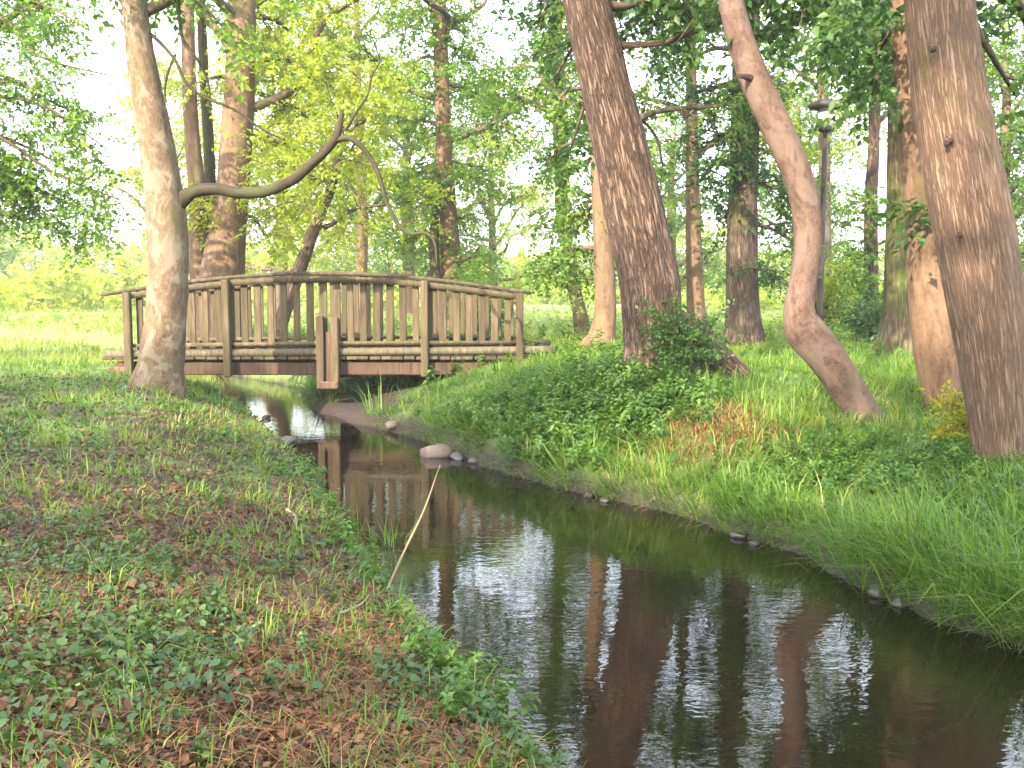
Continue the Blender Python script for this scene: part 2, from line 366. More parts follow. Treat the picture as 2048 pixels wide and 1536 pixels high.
def scatter(name, tmpl, pos, R, s, mat, parent, r, origin=(0, 0, 0), tone=None, kind=None):
    T, F_, nl = tmpl; N = len(pos); k_ = r.integers(0, len(T), N)
    V = np.einsum('nij,nvj->nvi', R, T[k_] * s[:, None, None]) + (pos - np.asarray(origin))[:, None, :]
    nv = T.shape[1]; Fa = (F_[None] + (np.arange(N) * nv)[:, None, None]).reshape(-1, 3)
    per = len(F_) // nl
    base = r.random((N, 1)) if tone is None else np.asarray(tone)[:, None]
    rnd = np.clip(.55 * base + .45 * r.random((N, nl)), 0, 1)
    return mesh(name, V.reshape(-1, 3), Fa, mat, parent, attrs={'rnd': ('FACE', 'FLOAT', np.repeat(rnd.ravel(), per))}, kind=kind)
SPRAY = spray_templates(10, 18, .55, .092, 1)
SPRAY_BIG = spray_templates(8, 12, .60, .135, 2, .72)

# ------------------------------------------------------------------ trees
def limb_geo(p0, p1, r0, sag, nside, sidelen, r, spread=1.0):
    """one bough with side branches: returns tube list and spray anchor points/directions"""
    p0, p1 = np.asarray(p0, float), np.asarray(p1, float); L = np.linalg.norm(p1 - p0)
    mid = (p0 + p1) / 2 + np.array([r.normal(0, .11), r.normal(0, .11), sag + r.normal(0, .05)]) * L
    q1 = p0 * .65 + mid * .35 + r.normal(0, .03, 3) * L; 
    P = catmull([p0, (p0 + mid) / 2 + r.normal(0, .045, 3) * L, mid, (mid + p1) / 2 + r.normal(0, .05, 3) * L, p1], 14)
    R = r0 * np.linspace(1, .22, 14) ** 1.1
    tubes = [tube(P, R, 8)]; A, D = [], []
    main = (p1 - p0) / (L + 1e-9)
    for q in range(nside):
        t = r.uniform(.3, 1.0); i_ = min(int(t * 13), 13); b = P[i_]
        d = main * r.uniform(.1, .8) + r.normal(0, .75, 3) * spread; d[2] = d[2] * .55 + r.uniform(-.15, .3); d /= np.linalg.norm(d)
        sl = sidelen * r.uniform(.5, 1.15)
        e = b + d * sl + [0, 0, -.12 * sl]; m_ = (b + e) / 2 + r.normal(0, .05, 3) * sl + [0, 0, .06 * sl]
        S = catmull([b, m_, e], 6); tubes.append(tube(S, max(R[i_] * .55, .006) * np.linspace(1, .3, 6), 4))
        for w in range(int(6 + 7 * sl)):
            u = r.uniform(.2, 1.05); c = b * (1 - u) ** 2 + 2 * m_ * u * (1 - u) + e * u * u
            A.append(c + r.normal(0, .10 * sl + .05, 3)); D.append(d * .6 + r.normal(0, .7, 3) * [1, 1, .45])
    return tubes, A, D
def bark_disp(amp, freq, zf, flare, lobes, fh, seed):
    def f(TH, S, R):
        n = fbm(np.cos(TH) * freq / 6.28 + 40 + S * .0, S * zf + np.sin(TH) * freq / 6.28, 3, seed) - .5
        rid = np.abs(2 * vn(TH / 6.2832 * freq + 1.5 * vn(S * zf * .7, TH * 0, seed + 3), S * zf, seed) - 1)
        wrap = sm(np.minimum(TH, 2 * math.pi - TH) / .25)
        lob = .55 + .45 * np.cos(lobes * TH + seed) + .3 * np.cos((lobes + 2) * TH + seed * 2.1)
        return 1 + amp * (rid - .5) * wrap + .10 * n + flare * np.exp(-S / fh) * lob
    return f
def trunk_path(way, Y, top):
    """way: [(px, py, width_px)] from base upward; returns world points and radii, extended to height top"""
    P = np.array([at(x, y, Y) for x, y, w in way]); R = np.array([w / 2 / F * Y for x, y, w in way])
    z0 = float(hz(P[0, 0], P[0, 1])) - .22
    P0 = P[0].copy(); d = P[0] - P[1]; d /= abs(d[2]); P0 = P[0] + d * max(P[0, 2] - z0, .05); P0[2] = min(z0, P[0, 2] - .05)
    P = np.vstack([P0, P]); R = np.r_[R[0] * 1.05, R]
    d = P[-1] - P[-2]; d /= np.linalg.norm(d); h = top - P[-1, 2]
    if h > .3:
        e1 = P[-1] + (d * .6 + np.array([0, 0, .5])) * h * .5; e2 = e1 + np.array([d[0] * .15, .1, 1]) * h * .5
        P = np.vstack([P, e1, e2]); R = np.r_[R, R[-1] * .62, R[-1] * .12]
    return P, R
def tree(name, label, way, Y, top, bark, leaf, nl=10, h0=3.6, L=2.6, boughs=(), ns=48, amp=.05, freq=26, zf=1.6, flare=.35, lobes=4, fh=.25,
         group=None, seed=1, spray=SPRAY, cat='tree', nside=6, sidelen=1.1, dens=1.0, limb_dirs=None):
    r = np.random.default_rng(seed); P, R = trunk_path(way, Y, top)
    length = np.linalg.norm(np.diff(P, axis=0), axis=1).sum(); m = int(np.clip(length / (.04 if ns > 100 else .07), 30, 300))
    Q = catmull(np.hstack([P, R[:, None]]), m); path, rad = Q[:, :3], np.maximum(Q[:, 3], .012)
    base = np.array([P[0, 0], P[0, 1], float(hz(P[0, 0], P[0, 1]))])
    t = empty(name, base, label, cat, group)
    V, Fq, ST = tube(path, rad, ns, bark_disp(amp, freq, zf, flare, lobes, fh, seed))
    mesh('trunk', V - base, Fq, bark, t, True, {'straight': ('POINT', 'FLOAT_VECTOR', ST + [seed * 3.7, seed * 1.3, 0])})
    A, D = [], []
    def add(p0, p1, r0, sag, ns_, sl, sub=None):
        tb, a, d = limb_geo(p0, p1, r0, sag, ns_, sl, r)
        V, Fq, ST = join(tb)
        mesh('limb', V - base, Fq, B_LIMB, t, True, {'straight': ('POINT', 'FLOAT_VECTOR', ST + seed)})
        A.extend(a); D.extend(d)
    zs = path[:, 2]
    for q in range(nl):
        u = (q + r.uniform(.1, .9)) / nl; z = h0 + (top * .97 - h0) * u; i_ = int(np.argmin(np.abs(zs - z)))
        a = q * 2.4 + r.uniform(-.4, .4) if limb_dirs is None else r.choice(limb_dirs) + r.normal(0, .4)
        el = r.uniform(.1, .7) + .5 * u; ll = L * (1 - .45 * u) * r.uniform(.75, 1.2)
        p1 = path[i_] + ll * np.array([math.cos(a) * math.cos(el), math.sin(a) * math.cos(el), math.sin(el)])
        add(path[i_], p1, min(rad[i_] * .5, .10), r.uniform(.0, .12), nside, sidelen * (1 - .3 * u))
    for bg in boughs:
        px, py, rp, by, n_ = bg[:5]; c = at(px, py, by); rw = rp / F * by
        zz = c[2] + (bg[5] if len(bg) > 5 else .4) * np.linalg.norm(c[:2] - base[:2]) * .5
        i_ = int(np.argmin(np.abs(zs - np.clip(zz, base[2] + .8, top * .95))))
        add(path[i_], c, min(rad[i_] * .35, .05), .10, n_, rw)
    if A:
        A, D = np.array(A), np.array(D)
        if dens < 1: k_ = r.random(len(A)) < dens; A, D = A[k_], D[k_]
        D[:, 2] -= .25
        scatter('crown', spray, A, frames(D, .45, r), r.uniform(.75, 1.2, len(A)), leaf, t, r, base)
    return t, path, rad

def part_tube(name, pts, rads, mat, parent, ns=10, m=None, seed=0, amp=.0):
    base = np.array(parent.location); m = m or 6 * len(pts)
    Q = catmull(np.hstack([np.asarray(pts, float), np.asarray(rads, float)[:, None]]), m)
    V, Fq, ST = tube(Q[:, :3], np.maximum(Q[:, 3], .003), ns, bark_disp(amp, 9, 4, 0, 3, 1, seed) if amp else None)
    return mesh(name, V - base, Fq, mat, parent, True, {'straight': ('POINT', 'FLOAT_VECTOR', ST + seed)})

# --- the pale tree before the bridge
t1, p1_, r1_ = tree('leaning_tree', 'pale flaky barked tree with crooked bare limb, standing before the footbridge',
     [(318, 775, 112), (322, 735, 92), (328, 680, 84), (334, 600, 78), (336, 520, 80), (332, 420, 76), (318, 320, 70), (300, 220, 64), (286, 140, 58), (275, 60, 50), (268, -10, 46)],
     11.0, 8.0, B_PALE, M_LEAF, nl=9, h0=4.4, L=2.4, amp=.07, freq=13, zf=3.2, flare=.16, lobes=3, fh=.2, seed=11,
     boughs=[(330, -60, 150, 11.2, 5), (200, -20, 120, 11.6, 5)])
part_tube('bare_limb', [at(*q, 11.0) for q in [(334, 432), (362, 400), (387, 384), (430, 378), (480, 386), (530, 383), (580, 362), (630, 322), (668, 282), (678, 255), (684, 222)]],
          np.array([44, 34, 26, 24, 23, 22, 21, 20, 18, 15, 8]) / 2 / F * 11.0, B_DARK, t1, 16, 80, 5, .16)
part_tube('bare_twig', [at(*q, 11.0) for q in [(664, 282), (700, 277), (735, 308), (757, 350), (772, 400), (795, 448), (820, 468), (850, 466), (868, 482), (874, 530)]],
          np.array([15, 12, 11, 10, 9, 9, 8, 7, 6, 3]) / 2 / F * 10.8, B_DARK, t1, 7, 50, 6)
part_tube('bare_twig', [at(*q, 11.0) for q in [(690, 262), (712, 225), (735, 190), (745, 150), (770, 110)]], np.array([7, 6, 5, 4, 2]) / 2 / F * 10.8, B_DARK, t1, 6, 30, 7)
part_tube('bare_twig', [at(*q, 11.0) for q in [(286, 55), (320, 85), (350, 120), (372, 165), (410, 195), (470, 220), (530, 262), (570, 280)]], np.array([8, 8, 7, 7, 6, 5, 4, 2]) / 2 / F * 10.8, B_DARK, t1, 6, 40, 8)
part_tube('bare_twig', [at(*q, 11.0) for q in [(280, -40), (320, -75), (352, -40), (358, 30), (366, 80), (395, 120), (415, 160), (424, 220)]], np.array([10, 9, 8, 7, 7, 6, 4, 2]) / 2 / F * 11.0, B_DARK, t1, 6, 40, 9)
part_tube('bare_twig', [at(*q, 11.0) for q in [(352, 108), (338, 140), (330, 180), (336, 215)]], np.array([6, 5, 4, 2]) / 2 / F * 10.8, B_DARK, t1, 5, 20, 10)

# --- the furrowed tree on the mound
t9, p9_, r9_ = tree('furrowed_tree', 'thick dark furrowed tree leaning over the mound where the shrub grows',
     [(1318, 770, 150), (1312, 720, 128), (1306, 650, 122), (1298, 560, 122), (1280, 470, 118), (1260, 380, 114), (1240, 290, 108), (1216, 190, 98), (1192, 90, 92), (1170, 0, 88), (1150, -90, 84)],
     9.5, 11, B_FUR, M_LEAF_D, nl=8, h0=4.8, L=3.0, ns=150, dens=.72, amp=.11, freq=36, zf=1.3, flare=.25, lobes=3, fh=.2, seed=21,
     boughs=[(1080, 60, 60, 10.6, 4, 1.2), (1090, 190, 55, 10.8, 4, 1.6), (1140, 300, 45, 10.9, 3, 1.6), (1340, 20, 80, 10.2, 6, .6), (1390, 120, 60, 10.4, 4, .6), (1420, -60, 120, 9.8, 6), (1020, -60, 120, 10.6, 5)])
part_tube('limb', [at(*q, 9.5) for q in [(1215, 92), (1270, 90), (1330, 84), (1400, 60), (1480, 30)]], np.array([18, 13, 12, 9, 5]) / 2 / F * 9.5, B_FUR, t9, 8, 30, 3, .05)
part_tube('root', [at(1340, 630, 9.5), at(1385, 680, 9.42), at(1440, 728, 9.32), at(1510, 775, 9.15)], np.array([46, 76, 70, 34]) / 2 / F * 9.4, B_FUR, t9, 24, 40, 4, .08)
part_tube('root', [at(1360, 690, 9.45), at(1390, 750, 9.25), at(1405, 790, 9.1), at(1415, 830, 8.95)], np.array([50, 56, 44, 26]) / 2 / F * 9.3, B_FUR, t9, 24, 40, 5, .08)
part_tube('root', [at(1270, 690, 9.5), at(1262, 745, 9.3), at(1256, 790, 9.2)], np.array([44, 50, 26]) / 2 / F * 9.3, B_FUR, t9, 24, 30, 6, .08)

# --- the kinked tree
t12, _, _ = tree('crooked_tree', 'slender pinkish tree with an elbow bend low in its trunk',
     [(1745, 868, 74), (1722, 822, 68), (1685, 762, 70), (1645, 705, 76), (1610, 662, 78), (1598, 625, 62), (1606, 575, 56), (1616, 500, 54), (1614, 430, 54), (1598, 360, 56), (1574, 300, 58), (1545, 235, 60), (1512, 165, 58), (1486, 95, 54), (1466, 20, 50), (1452, -60, 46)],
     8.0, 8.5, B_PINK, M_LEAF_D, nl=9, h0=4.0, L=2.4, ns=56, dens=.72, amp=.03, freq=8, zf=3, flare=.12, lobes=3, fh=.12, seed=31,
     boughs=[(1610, 40, 80, 9.2, 6), (1350, 90, 60, 9.4, 5, .8), (1700, 90, 80, 9.2, 6, .6), (1660, 190, 45, 9.4, 3, .8), (1580, -60, 120, 9.2, 6)])
part_tube('branch_stub', [at(1520, 158, 8.0), at(1498, 155, 7.9), at(1478, 151, 7.82)], np.array([22, 14, 7]) / 2 / F * 8, B_GREY, t12, 8, 12, 2)

# --- the big ones at the picture's edge and their neighbours
t16, _, _ = tree('straight_tree', 'big light brown finely furrowed tree leaning over the leafy bank',
     [(2012, 935, 128), (2006, 890, 112), (1998, 800, 124), (1988, 700, 138), (1972, 600, 144), (1955, 500, 146), (1936, 400, 146), (1918, 300, 142), (1901, 200, 136), (1888, 100, 130), (1878, 0, 126), (1868, -100, 120)],
     6.6, 10, B_FINE, M_LEAF_D, nl=7, h0=4.4, L=3.0, ns=150, dens=.72, amp=.05, freq=46, zf=1.1, flare=.10, lobes=3, fh=.15, seed=41,
     boughs=[(2030, 190, 60, 7.6, 3, 1.2), (2060, 320, 60, 8.2, 3, 1.4), (1760, -60, 140, 7.0, 6)])
for q in [(1868, 96, 10), (1900, 280, 12), (1922, 470, 8), (1895, 288, 6)]:
    c = at(q[0], q[1], 6.6 - 146 / 2 / F * 6.6 * .97)
    part_tube('knot', [c + [0, .02, 0], c + [0, -.012, 0]], [q[2] / F * 6.6 * .8, q[2] / F * 6.6 * .35], B_FUR, t16, 8, 4, 2)
t15, _, _ = tree('tapered_tree', 'smooth tan tree with narrow foot, between the big furrowed and mossy trunks',
     [(1890, 850, 66), (1886, 810, 70), (1884, 740, 96), (1880, 660, 112), (1876, 580, 114), (1870, 480, 110), (1862, 380, 106), (1852, 280, 100), (1842, 180, 94), (1834, 80, 90), (1828, -20, 86)],
     8.4, 10, B_TAN, M_LEAF_D, nl=6, h0=4.8, L=2.6, ns=60, dens=.72, amp=.03, freq=9, zf=2, flare=.05, lobes=3, fh=.1, seed=51,
     boughs=[(1760, 90, 70, 8.6, 4, .8), (1740, 200, 50, 9.0, 3, 1.2), (1870, 420, 25, 7.9, 2, .5)])
t14, _, _ = tree('mossy_tree', 'tall mossy trunk behind the smooth tan tree, near the lamp post',
     [(1798, 705, 100), (1800, 670, 84), (1803, 600, 72), (1806, 480, 68), (1808, 340, 66), (1808, 200, 62), (1806, 60, 58), (1804, -60, 54)],
     13.5, 13, B_MOSS, M_LEAF, nl=11, h0=5, L=3.2, ns=60, dens=.72, amp=.06, freq=18, zf=1, flare=.35, lobes=4, fh=.3, seed=61,
     boughs=[(1700, 60, 90, 13, 5), (1690, 190, 70, 13.5, 4, .8), (1990, 300, 80, 13.5, 4), (2010, 480, 60, 14, 3), (1640, 120, 90, 12.8, 9), (1730, 20, 100, 12.8, 9), (1560, 60, 80, 13, 7), (1670, 40, 70, 12.5, 7), (2020, 120, 60, 13, 4)])
t11, _, _ = tree('ivy_tree', 'upright grey brown tree with buttressed foot and leaf drape, beside the crooked tree',
     [(1488, 702, 104), (1487, 670, 78), (1485, 610, 64), (1484, 500, 60), (1486, 380, 57), (1490, 250, 55), (1492, 120, 52), (1492, 0, 50), (1490, -80, 48)],
     15.5, 14, B_GREY, M_LEAF_D, nl=12, h0=5, L=3.4, ns=72, dens=.72, amp=.06, freq=20, zf=1, flare=.45, lobes=7, fh=.35, seed=71,
     boughs=[(1480, 300, 38, 14.9, 5, .2), (1500, 240, 38, 15.0, 5, .2), (1465, 345, 22, 15.0, 3, .2), (1350, 380, 70, 15.5, 5, .8), (1340, 230, 60, 16, 4, .8), (1580, 480, 50, 15.5, 4, .8), (1560, 560, 40, 15, 3, 1.0), (1380, 60, 90, 15, 9), (1330, 140, 70, 15.2, 7), (1420, 190, 60, 15.2, 6), (1400, 300, 60, 15.8, 5), (1560, 180, 60, 15.2, 6), (1550, 380, 45, 15.5, 5, .8), (1430, 440, 40, 15.8, 4, .8)])
# --- slim trunks deeper in
def slim(name, label, way, Y, top, bark, leaf, seed, **k): return tree(name, label, way, Y, top, bark, leaf, ns=24, amp=.05, freq=12, zf=1.5, seed=seed, **k)
t2, _, _ = slim('forked_tree', 'stout tan tree behind the bridge with a slimmer second stem at its foot',
     [(432, 668, 112), (438, 610, 92), (446, 540, 86), (456, 460, 72), (466, 380, 66), (472, 290, 62), (478, 200, 60), (482, 100, 56), (484, 0, 52), (484, -60, 48)],
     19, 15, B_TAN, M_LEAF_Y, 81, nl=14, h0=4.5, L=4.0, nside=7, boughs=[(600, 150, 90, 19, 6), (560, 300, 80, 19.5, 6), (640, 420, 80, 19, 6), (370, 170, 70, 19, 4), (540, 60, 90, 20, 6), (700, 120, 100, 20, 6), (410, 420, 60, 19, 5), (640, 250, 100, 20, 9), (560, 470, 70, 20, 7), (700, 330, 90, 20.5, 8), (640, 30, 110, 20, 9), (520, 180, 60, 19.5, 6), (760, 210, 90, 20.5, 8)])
part_tube('stem', [at(*q, 19.2) for q in [(415, 668), (405, 590), (398, 500), (396, 400), (385, 280), (378, 150), (376, 0), (380, -80)]], np.array([54, 46, 42, 36, 30, 28, 24, 16]) / 2 / F * 19, B_TAN, t2, 16, 50, 3, .05)
part_tube('stem', [at(*q, 19.6) for q in [(428, 640), (424, 480), (418, 300), (408, 150), (402, 0), (400, -60)]], np.array([26, 24, 22, 20, 18, 16]) / 2 / F * 19, B_MOSS, t2, 12, 50, 4, .05)
slim('slanting_tree', 'thin slanting tree seen through the balusters behind the bridge', [(552, 672, 34), (570, 620, 28), (592, 560, 26), (615, 495, 25), (640, 430, 22), (664, 370, 18)], 18, 4.9, B_GREY, M_LEAF_Y, 82, nl=9, h0=2.4, L=1.6)
t5, _, _ = slim('tall_slim_tree', 'slim straight tree behind the far end of the bridge with leafy lower boughs', [(912, 672, 58), (908, 600, 46), (902, 520, 42), (896, 420, 36), (888, 300, 32), (884, 180, 30), (880, 60, 28), (878, -60, 26)], 20, 14, B_TAN, M_LEAF, 83, nl=14, h0=4.2, L=3.4,
     boughs=[(860, 250, 80, 20, 6), (930, 330, 70, 20, 5), (820, 130, 90, 20, 6), (950, 120, 90, 20.5, 6), (930, 440, 50, 20, 4), (780, 380, 70, 20.5, 5), (960, 560, 60, 19.5, 6), (1000, 540, 40, 19, 4), (980, 220, 80, 21, 7), (830, 480, 60, 20, 6), (800, 30, 100, 20, 8), (900, 60, 90, 20.5, 7), (1000, 380, 60, 21, 5), (860, 360, 70, 19.6, 6)])
part_tube('stem', [at(*q, 19.8) for q in [(880, 672), (872, 560), (868, 480), (872, 420), (888, 360)]], np.array([26, 22, 20, 14, 6]) / 2 / F * 20, B_GREY, t5, 10, 30, 3)
slim('thin_tree', 'thin pale stem rising above the middle of the bridge rail', [(724, 668, 26), (724, 560, 22), (726, 460, 20), (722, 340, 18), (716, 200, 15), (714, 60, 12)], 24, 10, B_TAN, M_LEAF_Y, 84, nl=10, h0=2.8, L=2.8)
t8, _, _ = slim('flare_footed_tree', 'slim tree with swollen foot just behind the furrowed tree', [(1196, 702, 86), (1204, 672, 56), (1211, 620, 44), (1208, 520, 40), (1202, 400, 38), (1196, 280, 34), (1192, 160, 30)], 15, 9, B_TAN, M_LEAF, 85, nl=10, h0=3.4, L=2.6, flare=.6, fh=.14, boughs=[(1140, 440, 50, 15.5, 5), (1120, 520, 50, 15.5, 4), (1170, 560, 40, 15.2, 3), (1090, 330, 60, 15.6, 6), (1060, 230, 60, 15.6, 6), (1080, 450, 55, 15.8, 5), (1050, 120, 70, 15.4, 6), (1060, 560, 45, 15.8, 4, .8)])
t8b, _, _ = slim('ivy_clad_tree', 'slim dark leaf covered trunk standing out in the clearing past the bridge', [(1168, 676, 34), (1158, 620, 28), (1140, 540, 26), (1126, 420, 30), (1122, 300, 30), (1118, 180, 28), (1112, 60, 26)], 18, 12, B_MOSS, M_LEAF_D, 86, nl=9, h0=3.0, L=1.7, nside=5, sidelen=.7,
     boughs=[(1120, 240, 24, 17.8, 5, .1), (1126, 330, 24, 17.8, 5, .1), (1118, 150, 26, 17.8, 5, .1), (1134, 420, 24, 17.8, 4, .1)])
slim('bare_stem_tree', 'narrow sunlit stem between the furrowed tree and the buttressed tree', [(1398, 676, 44), (1392, 620, 36), (1388, 500, 32), (1385, 380, 28), (1384, 260, 24), (1382, 100, 20)], 18, 11, B_TAN, M_LEAF_Y, 87, nl=9, h0=3.4, L=2.4)
slim('dark_stem_tree', 'narrow reddish stem with tufted foot past the crooked tree', [(1746, 686, 46), (1743, 640, 32), (1742, 520, 28), (1742, 400, 26), (1748, 280, 22), (1750, 120, 20)], 19, 11, B_FUR, M_LEAF, 88, nl=8, h0=4.4, L=2.4, boughs=[(1720, 400, 50, 19, 4), (1700, 520, 45, 19, 4), (1750, 560, 35, 18.5, 4)])
slim('pale_stem_tree', 'thin pale stem rising behind the lamp post', [(1652, 668, 32), (1650, 560, 26), (1650, 420, 24), (1648, 280, 22), (1644, 120, 20)], 22, 11, B_PALE, M_LEAF_Y, 89, nl=8, h0=4.4, L=2.4)
# the tree outside the picture whose boughs hang in over the meadow
tL, _, _ = slim('meadow_tree', 'broad leafy tree at the meadow edge with boughs hanging over the grass', [(-190, 700, 100), (-188, 600, 84), (-184, 400, 76), (-176, 200, 66)], 15, 9, B_GREY, M_LEAF, 90, nl=5, h0=4.4, L=3.0,
     boughs=[(120, 400, 90, 15.5, 13, .4), (190, 430, 70, 15.2, 10, .4), (60, 450, 80, 15.8, 5, .4), (215, 300, 60, 14.6, 8, .5), (30, 90, 90, 14.5, 3), (180, 60, 80, 14, 5), (215, 150, 50, 14, 6), (180, 250, 40, 14.2, 5), (90, 20, 80, 14.5, 5), (140, 340, 70, 15.5, 9, .4), (50, 400, 80, 16, 4, .4), (150, 480, 60, 15.4, 8, .4), (240, 400, 45, 14.8, 5, .4), (200, 240, 40, 14.4, 4)])

# --- prototypes and copies for the wood behind
def copy_thing(o, loc, rz, s, label=None, group=None):
    c = o.copy(); link(c); c.location = loc; c.rotation_euler = (0, 0, rz); c.scale = (s, s, s)
    if label: c['label'] = label
    if group: c['group'] = group
    for ch in o.children:
        d = ch.copy(); link(d, c)
    return c
GRP = 'sunlit trees at the far side of the clearing'
LBL = 'full crowned yellow green tree standing beyond the clearing behind the bridge'
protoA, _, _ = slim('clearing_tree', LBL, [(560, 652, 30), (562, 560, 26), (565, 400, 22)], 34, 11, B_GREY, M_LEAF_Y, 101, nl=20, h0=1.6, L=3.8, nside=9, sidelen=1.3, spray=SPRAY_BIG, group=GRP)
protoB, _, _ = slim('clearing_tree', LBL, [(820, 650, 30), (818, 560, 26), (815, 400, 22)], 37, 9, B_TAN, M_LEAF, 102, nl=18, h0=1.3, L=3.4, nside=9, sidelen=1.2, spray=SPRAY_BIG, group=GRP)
spots = [(protoA, 330, 46, 1.0), (protoB, -60, 50, 1.0), (protoA, -350, 44, 1.2), (protoA, 990, 40, .8), (protoB, 1340, 36, .8), (protoB, 1590, 32, .8), (protoB, 1990, 27, .9), (protoA, 2250, 26, 1.0), (protoB, 720, 52, .9)]
for q, (o, px, Y, s) in enumerate(spots):
    x = (px - CX) / F * Y; copy_thing(o, (x, Y, float(hz(x, Y))), q * 1.3, s)
# unseen trees added behind the camera to throw dappled shade on this bank
GRV = 'unseen trees added to shade the near bank'
for q, (x, Y, s, o) in enumerate([(-3.2, -5.4, .9, protoA), (-8.2, -3.0, 1.0, protoB), (2.2, -7, .9, protoA), (-6, -10.5, 1.1, protoB), (-11.5, -.5, .7, protoA)]):
    copy_thing(o, (x, Y, float(hz(x, Y))), q * 2.1 + .5, s, 'unseen leafy tree added to shade the near bank', GRV)
# far wood edge: one mass of foliage
r = np.random.default_rng(55); N = 9000
X = r.uniform(-95, 95, N); Y = 85 + r.uniform(-4, 8, N) + 5 * vn(X * .1, 0, 3)
H = 2.4 + 10 * fbm(X * .12, X * 0, 3, 6) ** 1.7; Z = r.random(N) ** .8 * H + .3
N2 = 5000; cl = r.integers(0, 70, N2); cx_, cy_, cw = r.uniform(-60, 60, 70), r.uniform(44, 84, 70), r.uniform(.8, 2.4, 70)
X = np.r_[X, cx_[cl] + r.normal(0, 1, N2) * cw[cl]]; Y = np.r_[Y, cy_[cl] + r.normal(0, 1, N2) * cw[cl]]; Z = np.r_[Z, .3 + r.random(N2) * cw[cl] * .9]; N += N2
T_far = spray_templates(6, 20, 1.5, .36, 9, .75)
fo = scatter('far_wood', T_far, np.stack([X, Y, Z], -1), frames(r.normal(0, 1, (N, 3)) * [1, 1, .5], .5, r), r.uniform(.7, 1.3, N), M_LEAF_Y, None, r, kind='stuff')
tag(fo, 'low bright mass of far off bushes along the meadow edge', 'far wood')

# ------------------------------------------------------------------ footbridge
BY = 12.7; BX0, BX1 = at(232, 700, BY)[0], at(1042, 700, BY)[0]; BZ = float(at(640, 704, BY)[2]); BC = (BX0 + BX1) / 2
br = empty('footbridge', (BC, BY, BZ), 'weathered timber footbridge with arched handrails crossing the stream', 'footbridge')
def bl(px, py, dy=0): p = at(px, py, BY); return (p[0] - BC, dy, p[2] - BZ)
HX = np.array([205, 300, 370, 440, 520, 600, 680, 760, 850, 940, 1000, 1062]); HY = np.array([589, 574, 566, 557, 550, 546, 547, 551, 558, 567, 576, 586])
hx = np.array([bl(x, y)[0] for x, y in zip(HX, HY)]); hzv = np.array([bl(x, y)[2] for x, y in zip(HX, HY)])
_pf = np.polyfit(hx, hzv, 4)
def railz(x): return np.polyval(_pf, x)
def strip(name, xs, zs, y0, wid, thick, mat, parent):
    V, Fs = [], []
    for x, z in zip(xs, zs):
        V += [(x, y0 - wid / 2, z - thick / 2), (x, y0 + wid / 2, z - thick / 2), (x, y0 + wid / 2, z + thick / 2), (x, y0 - wid / 2, z + thick / 2)]
    n_ = len(xs)
    for q in range(n_ - 1):
        for j in range(4): Fs.append([q * 4 + j, q * 4 + (j + 1) % 4, q * 4 + 4 + (j + 1) % 4, q * 4 + 4 + j])
    Fs += [[3, 2, 1, 0], [n_ * 4 - 4, n_ * 4 - 3, n_ * 4 - 2, n_ * 4 - 1]]
    return mesh(name, V, [f[::-1] for f in Fs], mat, parent)
DEPTH = 1.35; zlow = bl(640, 688)[2]
